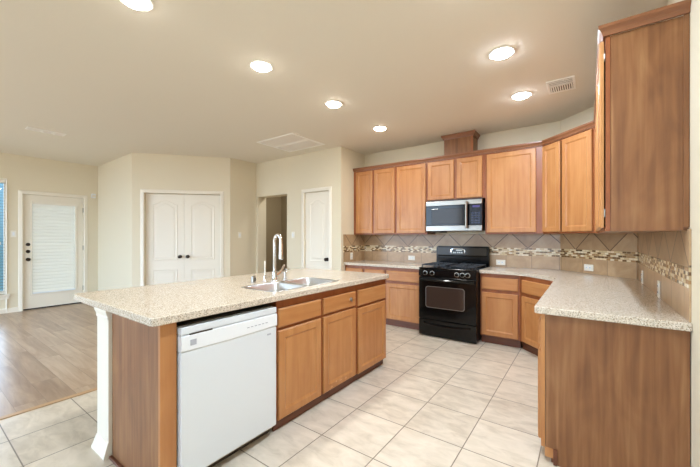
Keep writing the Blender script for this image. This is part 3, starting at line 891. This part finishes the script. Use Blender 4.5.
# ------------------------------------------------------------------ microwave over the range
mw = thing('microwave_oven', 'stainless over-the-range microwave under the short wall cabinet', 'microwave', (-1.867, 4.44, 0))
Z0, Z1, W = 1.400, 1.812, 0.764
boxobj('body', M['black2'], mw, 0.002, W - 0.002, 0.032, 0.415, Z0, Z1 + 0.016)
MB().box(0, W, -0.004, 0.030, Z1 - 0.062, Z1, bev=0.004).build('vent_strip', M['steel'], mw)
MB().box(0, W, -0.004, 0.030, Z0, Z0 + 0.072, bev=0.004).build('bottom_strip', M['steel'], mw)
dr = MB().box(0, 0.560, -0.002, 0.030, Z0 + 0.0725, Z1 - 0.0625, bev=0.003).build('door', M['black'], mw)
w_ = MB().front(0.085, 0.520, Z0 + 0.095, Z1 - 0.105, [(0, 0.001), (0, -0.003), (0.003, -0.0045)], -0.001).build('window', M['mw_glass'], dr)
cp = MB().box(0.600, W, -0.002, 0.030, Z0 + 0.0725, Z1 - 0.0625, bev=0.003).build('control_panel', M['mw_panel'], mw)
boxobj('display', M['display'], cp, 0.645, 0.735, -0.0035, -0.0015, Z1 - 0.105, Z1 - 0.080)
b = MB()
for r_ in range(5):
    for c_ in range(3): b.box(0.632 + 0.038 * c_, 0.660 + 0.038 * c_, -0.0035, -0.0015, Z0 + 0.095 + 0.032 * r_, Z0 + 0.116 + 0.032 * r_)
b.build('keypad', plain('blue grey keys', (44, 50, 74), 0.4), cp)
boxobj('door_gap', M['black'], mw, 0.561, 0.599, 0.006, 0.030, Z0 + 0.0725, Z1 - 0.0625)
b = MB().tube([(0.576, -0.040, Z0 + 0.035), (0.576, -0.044, Z0 + 0.12), (0.576, -0.044, Z1 - 0.12), (0.576, -0.040, Z1 - 0.03)], 0.018, 12)
b.box(0.570, 0.590, -0.036, 0.006, Z0 + 0.03, Z0 + 0.05).box(0.570, 0.590, -0.036, 0.006, Z1 - 0.052, Z1 - 0.032)
b.build('handle', M['steel'], mw, True)
boxobj('underside_lamp', M['slot'], mw, 0.03, 0.20, 0.06, 0.30, Z0 - 0.018, Z0)
# ------------------------------------------------------------------ gas range
rg = thing('gas_range', 'glossy black gas range between the base cabinets', 'range', (-1.470, 4.15, 0))
hw_ = 0.377
boxobj('body', M['black2'], rg, -hw_ + 0.003, hw_ - 0.003, 0.035, 0.685, 0.03, 0.885)
for sx_ in (-1, 1):
    for y_ in (0.08, 0.62): MB().lathe([(0.02, 0.0), (0.02, 0.012), (0.012, 0.03)], (sx_ * 0.327, y_, 0), 'z', 12).build('foot', M['black2'], rg)
ct_ = MB().box(-hw_, hw_, 0.0, 0.62, 0.886, 0.912, bev=0.008).build('cooktop', M['black'], rg)
# slanted knob panel
MB().rings([[(x, -0.004, 0.795), (x, 0.034, 0.795), (x, 0.034, 0.884), (x, -0.001, 0.884)] for x in (-hw_, hw_)]).build('control_panel', M['black'], rg)
for x in (-0.285, -0.19, 0.135, 0.205, 0.270):
    k = MB().lathe([(0.024, 0.006), (0.024, -0.004), (0.020, -0.010), (0.018, -0.030), (0.014, -0.034)], (x, 0, 0.840), 'y', 18).box(x - 0.0035, x + 0.0035, -0.040, -0.030, 0.824, 0.856).build('knob', M['black'], rg, True)
    MB().lathe([(0.031, 0.004), (0.031, -0.003), (0.025, -0.0045), (0.025, 0.004)], (x, 0, 0.840), 'y', 20).build('knob_ring', M['steel'], k, True)
od = MB().box(-hw_ + 0.002, hw_ - 0.002, -0.008, 0.034, 0.236, 0.790, bev=0.008).build('oven_door', M['black'], rg)
def rr_front(x0, x1, z0, z1, r, loops):
    return [[(x, y, z) for x, z in rrect(x0 + i, x1 - i, z0 + i, z1 - i, r)] for i, y in loops]
wn = MB().rings(rr_front(-0.270, 0.228, 0.395, 0.662, 0.03, [(0, -0.006), (0, -0.011), (0.006, -0.012)])).build('window', M['oven_glass'], od)
MB().rings([r_ for r_ in rr_front(-0.278, 0.236, 0.387, 0.670, 0.036, [(0, -0.007), (0, -0.0105), (0.007, -0.0105), (0.007, -0.007)])], cap0=False, cap1=False).build('window_trim', plain('grey window edge', (120, 114, 108), 0.35, metal=0.6), od)
b = MB()
rr = []
for k in range(15):
    u = 2 * k / 14 - 1
    x = u * (hw_ - 0.02); y = -0.030 - 0.022 * (1 - u * u)
    rr.append([(x, y + 0.012, 0.738), (x, y - 0.006, 0.742), (x, y - 0.010, 0.757), (x, y - 0.002, 0.770), (x, y + 0.016, 0.770)])
b.rings(rr)
for s in (-1, 1): b.box(s * (hw_ - 0.035) - 0.016, s * (hw_ - 0.035) + 0.016, -0.024, -0.007, 0.742, 0.768)
b.build('handle', M['black'], od, True)
dw_ = MB().box(-hw_ + 0.002, hw_ - 0.002, -0.006, 0.034, 0.014, 0.228, bev=0.008).build('storage_drawer', M['black'], rg)
b = MB(); rr = []
for k in range(13):
    u = 2 * k / 12 - 1
    x = u * 0.30; z = 0.178 - 0.02 * (1 - u * u)
    rr.append([(x, -0.005, z + 0.022), (x, -0.026, z + 0.014), (x, -0.030, z), (x, -0.022, z - 0.010), (x, -0.005, z - 0.006)])
b.rings(rr).build('drawer_pull', M['black'], dw_, True)
# back guard with the clock panel
bgd = MB()
pts = [(-hw_, 0.905), (hw_, 0.905)] + [(hw_ - 0.035 + 0.035 * math.cos(R(a)), 1.150 + 0.035 * math.sin(R(a))) for a in (0, 22, 45, 68, 90)] + [(-hw_ + 0.035 + 0.035 * math.cos(R(a)), 1.150 + 0.035 * math.sin(R(a))) for a in (90, 112, 135, 158, 180)]
bgd.rings([[(x, 0.690, z) for x, z in pts], [(x, 0.640, z) for x, z in pts], [(x * 0.985, 0.630, 1.045 + (z - 1.045) * 0.97) for x, z in pts]])
bgd = bgd.build('backguard', M['black'], rg)
MB().rings([[(x, 0.6305, 1.035), (x, 0.618, 1.045), (x, 0.606, 1.055), (x, 0.606, 1.165), (x, 0.6305, 1.172)] for x in (-hw_ + 0.03, hw_ - 0.03)]).build('guard_panel', plain('smoky gloss panel', (46, 40, 34), 0.12, spec=0.35), bgd)
ov = [(-0.045 + 0.105 * math.copysign(abs(math.cos(a)) ** 0.6, math.cos(a)), 1.110 + 0.040 * math.copysign(abs(math.sin(a)) ** 0.6, math.sin(a))) for a in [2 * PI * k / 36 for k in range(36)]]
def sc(f): return [(-0.045 + (x + 0.045) * f, 1.110 + (z - 1.110) * f) for x, z in ov]
ypl = lambda z: 0.606
MB().rings([[(x, ypl(z) + d, z) for x, z in sc(f)] for f, d in ((1.0, 0.0), (1.0, -0.005), (0.86, -0.006), (0.84, -0.001))], cap0=False, cap1=False).build('clock_ring', M['chrome'], bgd, True)
ck = MB().rings([[(x, ypl(z) + d, z) for x, z in sc(0.85)] for d in (0.0, -0.002)]).build('clock_face', M['black'], bgd)
b = MB()
for x, wd in ((-0.105, 0.02), (-0.078, 0.02), (-0.045, 0.018), (-0.018, 0.02), (0.012, 0.02)):
    z = 1.094; b.box(x - wd / 2, x + wd / 2, ypl(z) - 0.0045, ypl(z) - 0.001, z - 0.012, z + 0.008)
b.box(-0.07, 0.02, ypl(1.127) - 0.0045, ypl(1.127) - 0.001, 1.118, 1.136)
b.build('clock_key', M['steel'], ck)
# burners and grates
for x, y in ((-0.19, 0.16), (0.19, 0.16), (-0.19, 0.43), (0.19, 0.43)):
    bu = MB().lathe([(0.055, 0.911), (0.055, 0.916), (0.040, 0.918), (0.038, 0.928), (0.030, 0.934)], (x, y, 0), 'z', 20).build('burner', M['iron'], rg, True)
for s in (-1, 1):
    b = MB(); x0, x1, y0, y1 = (s * 0.19 - 0.165, s * 0.19 + 0.165, 0.045, 0.55)
    for q in (x0, x1 - 0.010): b.box(q, q + 0.010, y0, y1, 0.936, 0.948)
    for q in (y0, (y0 + y1) / 2 - 0.005, y1 - 0.010): b.box(x0, x1, q, q + 0.010, 0.936, 0.948)
    for cy in (0.16, 0.43):
        b.box(x0, s * 0.19 - 0.035, cy - 0.005, cy + 0.005, 0.937, 0.951); b.box(s * 0.19 + 0.035, x1, cy - 0.005, cy + 0.005, 0.937, 0.951)
        b.box(s * 0.19 - 0.005, s * 0.19 + 0.005, cy - 0.12, cy - 0.035, 0.937, 0.951); b.box(s * 0.19 - 0.005, s * 0.19 + 0.005, cy + 0.035, cy + 0.12, 0.937, 0.951)
    for q in (x0, x1 - 0.012):
        for r_ in (y0, y1 - 0.012): b.box(q, q + 0.012, r_, r_ + 0.012, 0.911, 0.937)
    b.build('grate', M['iron'], rg)

# ------------------------------------------------------------------ outlets, switches, sensor
def plate(kind, label, pos, rz, horizontal=False, mat=None):
    t = thing(kind, label, 'outlet' if kind == 'wall_outlet' else 'light switch', pos, rz, 'outlets in the backsplash' if kind == 'wall_outlet' else 'light switches on the walls')
    w, h = (0.058, 0.036) if horizontal else (0.036, 0.058)
    MB().box(-w, w, -0.007, 0.0, -h, h, bev=0.003).build('cover_plate', M['plate'], t)
    if kind == 'wall_outlet':
        for s in (-1, 1):
            cx, cz = (s * 0.021, 0) if horizontal else (0, s * 0.021)
            so = MB().rings([[(cx + 0.0155 * math.cos(a), y, cz + 0.0145 * math.sin(a)) for a in [2 * PI * k / 14 for k in range(14)]] for y in (-0.0065, -0.009)]).build('socket', M['white2'], t)
            MB().box(cx - 0.0055, cx - 0.0035, -0.0098, -0.0085, cz - 0.004, cz + 0.006).box(cx + 0.0035, cx + 0.0055, -0.0098, -0.0085, cz - 0.004, cz + 0.006).build('slot', M['hole'], so)
    else:
        MB().rings([[(-0.014, -0.0065, -0.03), (0.014, -0.0065, -0.03), (0.014, -0.0065, 0.03), (-0.014, -0.0065, 0.03)],
                    [(-0.013, -0.0085, -0.029), (0.013, -0.0085, -0.029), (0.013, -0.0115, 0.029), (-0.013, -0.0115, 0.029)]]).build('rocker', M['white2'], t)
    return t
yo = YB - 0.0085
plate('wall_outlet', 'white outlet on the tiles left of the range', (-2.282, yo, 0.982), 0, True)
plate('wall_outlet', 'white outlet on the tiles just right of the range', (-0.960, yo, 0.970), 0, True)
s45 = 0.41
plate('wall_outlet', 'white outlet on the angled corner backsplash', (-0.27 + s45 * c45 - 0.0085 * c45, YB - s45 * c45 - 0.0085 * c45, 0.974), R(-45), True)
plate('wall_outlet', 'white outlet on the right wall close to the corner', (XR - 0.0085, 3.86, 0.965), R(-90))
plate('wall_outlet', 'white outlet on the right wall nearest the camera', (XR - 0.0085, 3.03, 0.965), R(-90))
plate('wall_outlet', 'white outlet on the narrow tiled return wall', (XP + 0.0085, 4.45, 1.0), R(90))
plate('light_switch', 'ivory light switch on the narrow wall left of the hall', (-5.30, 3.80, 1.352), R(90))
plate('light_switch', 'ivory light switch between hall opening and pantry door', (-4.27, YH, 1.352), 0)
plate('light_switch', 'ivory light switch between window and back door', (XL, 1.225, 1.372), R(90))
ms = thing('motion_sensor', 'small white sensor high in the corner beside the back door', 'sensor', (XL, 2.372, 2.150), R(90))
MB().box(-0.035, 0.035, -0.035, 0.0, -0.045, 0.045, bev=0.008).build('housing', M['white2'], ms)
MB().rings([[(x, -0.034, -0.03), (x, -0.044, -0.02), (x, -0.044, 0.005), (x, -0.034, 0.015)] for x in (-0.025, 0.025)]).build('lens', M['plate'], ms)

# ------------------------------------------------------------------ ceiling: lamps and grilles
def can_light(x, y, label, cool, watts=None):
    t = thing('recessed_light', label, 'ceiling light', (x, y, CEIL), 0, 'recessed ceiling lights')
    MB().lathe([(0.098, -0.0005), (0.098, -0.004), (0.090, -0.009), (0.076, -0.007), (0.076, -0.0005)], (0, 0, 0), 'z', 36, False, False).build('trim_ring', M['vent'], t, True)
    MB().lathe([(0.0755, -0.001), (0.0755, -0.009), (0.066, -0.019), (0.045, -0.027), (0.02, -0.031)], (0, 0, 0), 'z', 36).build('lens', M['lens_cool'] if cool else M['lens'], t, True)
    ld = bpy.data.lights.new('lamp', 'AREA'); ld.shape = 'DISK'; ld.size = 0.15
    ld.energy = watts or (COOL_W if cool else WARM_W); ld.color = COOL_C if cool else WARM_C
    lo = bpy.data.objects.new('lamp', ld); COL.objects.link(lo); lo.parent = t; lo.location = (0, 0, -0.034)
for y, lb in ((0.861, 'lit recessed light nearest the camera above the island, cut by the photo top'),
              (1.817, 'lit recessed light over the dishwasher end of the island, second of its row'),
              (2.795, 'lit recessed light over the far end of the island, third of its row'),
              (3.781, 'lit recessed light nearest the wall cabinets left of the microwave')):
    can_light(-2.235, y, lb, False)
for y, lb in ((2.792, 'bright cool recessed light over the aisle, farther from the ceiling vent'),
              (3.745, 'bright cool recessed light beside the small ceiling vent'),
              (1.817, 'unseen cool recessed light over the aisle beside the camera, added for brightness'),
              (0.861, 'unseen cool recessed light over the aisle behind the camera, added for brightness')):
    can_light(-0.546, y, lb, True, None if y > 2 else 12.0)  # the near pair is out of view, added and run stronger for brightness
hl = can_light(-5.0, 5.0, 'unseen recessed light added to brighten the dim hall', False, 14.0)  # out-of-view lamp added to lift the hall walls

def grille(name, label, x0, x1, y0, y1, along, n, fr=0.03, bars=()):
    t = thing(name, label, 'vent', ((x0 + x1) / 2, (y0 + y1) / 2, CEIL), 0)
    a, c = (x1 - x0) / 2, (y1 - y0) / 2
    b = MB()
    b.box(-a, a, -c, -c + fr, -0.010, -0.0005, bev=0.002).box(-a, a, c - fr, c, -0.010, -0.0005, bev=0.002)
    b.box(-a, -a + fr, -c + fr, c - fr, -0.010, -0.0005).box(a - fr, a, -c + fr, c - fr, -0.010, -0.0005)
    for (p0, p1, q0, q1) in bars: b.box(p0, p1, q0, q1, -0.010, -0.0005)
    b.build('frame', M['vent'], t)
    boxobj('duct', M['vent_dark'], t, -a + fr, a - fr, -c + fr, c - fr, -0.0012, -0.0004)
    b = MB()
    for k in range(n):
        u = (k + 0.5) / n
        if along == 'x':
            y = -c + fr + (2 * c - 2 * fr) * u
            b.rings([[(x, y - 0.004, -0.009), (x, y - 0.0025, -0.009), (x, y + 0.0045, -0.0015), (x, y + 0.003, -0.0015)] for x in (-a + fr, a - fr)])
        else:
            x = -a + fr + (2 * a - 2 * fr) * u
            b.rings([[(x - 0.004, y, -0.009), (x - 0.0025, y, -0.009), (x + 0.0045, y, -0.0015), (x + 0.003, y, -0.0015)] for y in (-c + fr, c - fr)])
    if n: b.build('louvre', M['vent'], t)
    return t
grille('return_air_grille', 'large double return-air grille in the ceiling near the hall', -4.09, -3.31, 3.23, 3.93, 'y', 40, 0.035, bars=((-0.355, 0.355, -0.03, 0.03),))
vt = grille('ceiling_vent', 'small ceiling vent above the right-hand wall cabinets', -0.315, -0.09, 3.56, 3.87, 'y', 0, 0.02, bars=((-0.09, 0.09, -0.02, -0.008),))
for k in range(10):
    x = -0.083 + 0.166 * k / 9
    boxobj('louvre', M['vent'], vt, x - 0.005, x + 0.005, -0.008, 0.136, -0.010, -0.002)
for k in range(3):
    y = -0.11 + 0.035 * k
    boxobj('louvre', M['vent'], vt, -0.092, 0.092, y - 0.005, y + 0.005, -0.010, -0.002)
grille('ceiling_vent', 'small ceiling vent over the living room', -6.08, -5.93, 1.02, 1.42, 'y', 3, 0.02, bars=((-0.055, 0.055, -0.06, -0.03), (-0.055, 0.055, 0.06, 0.09)))
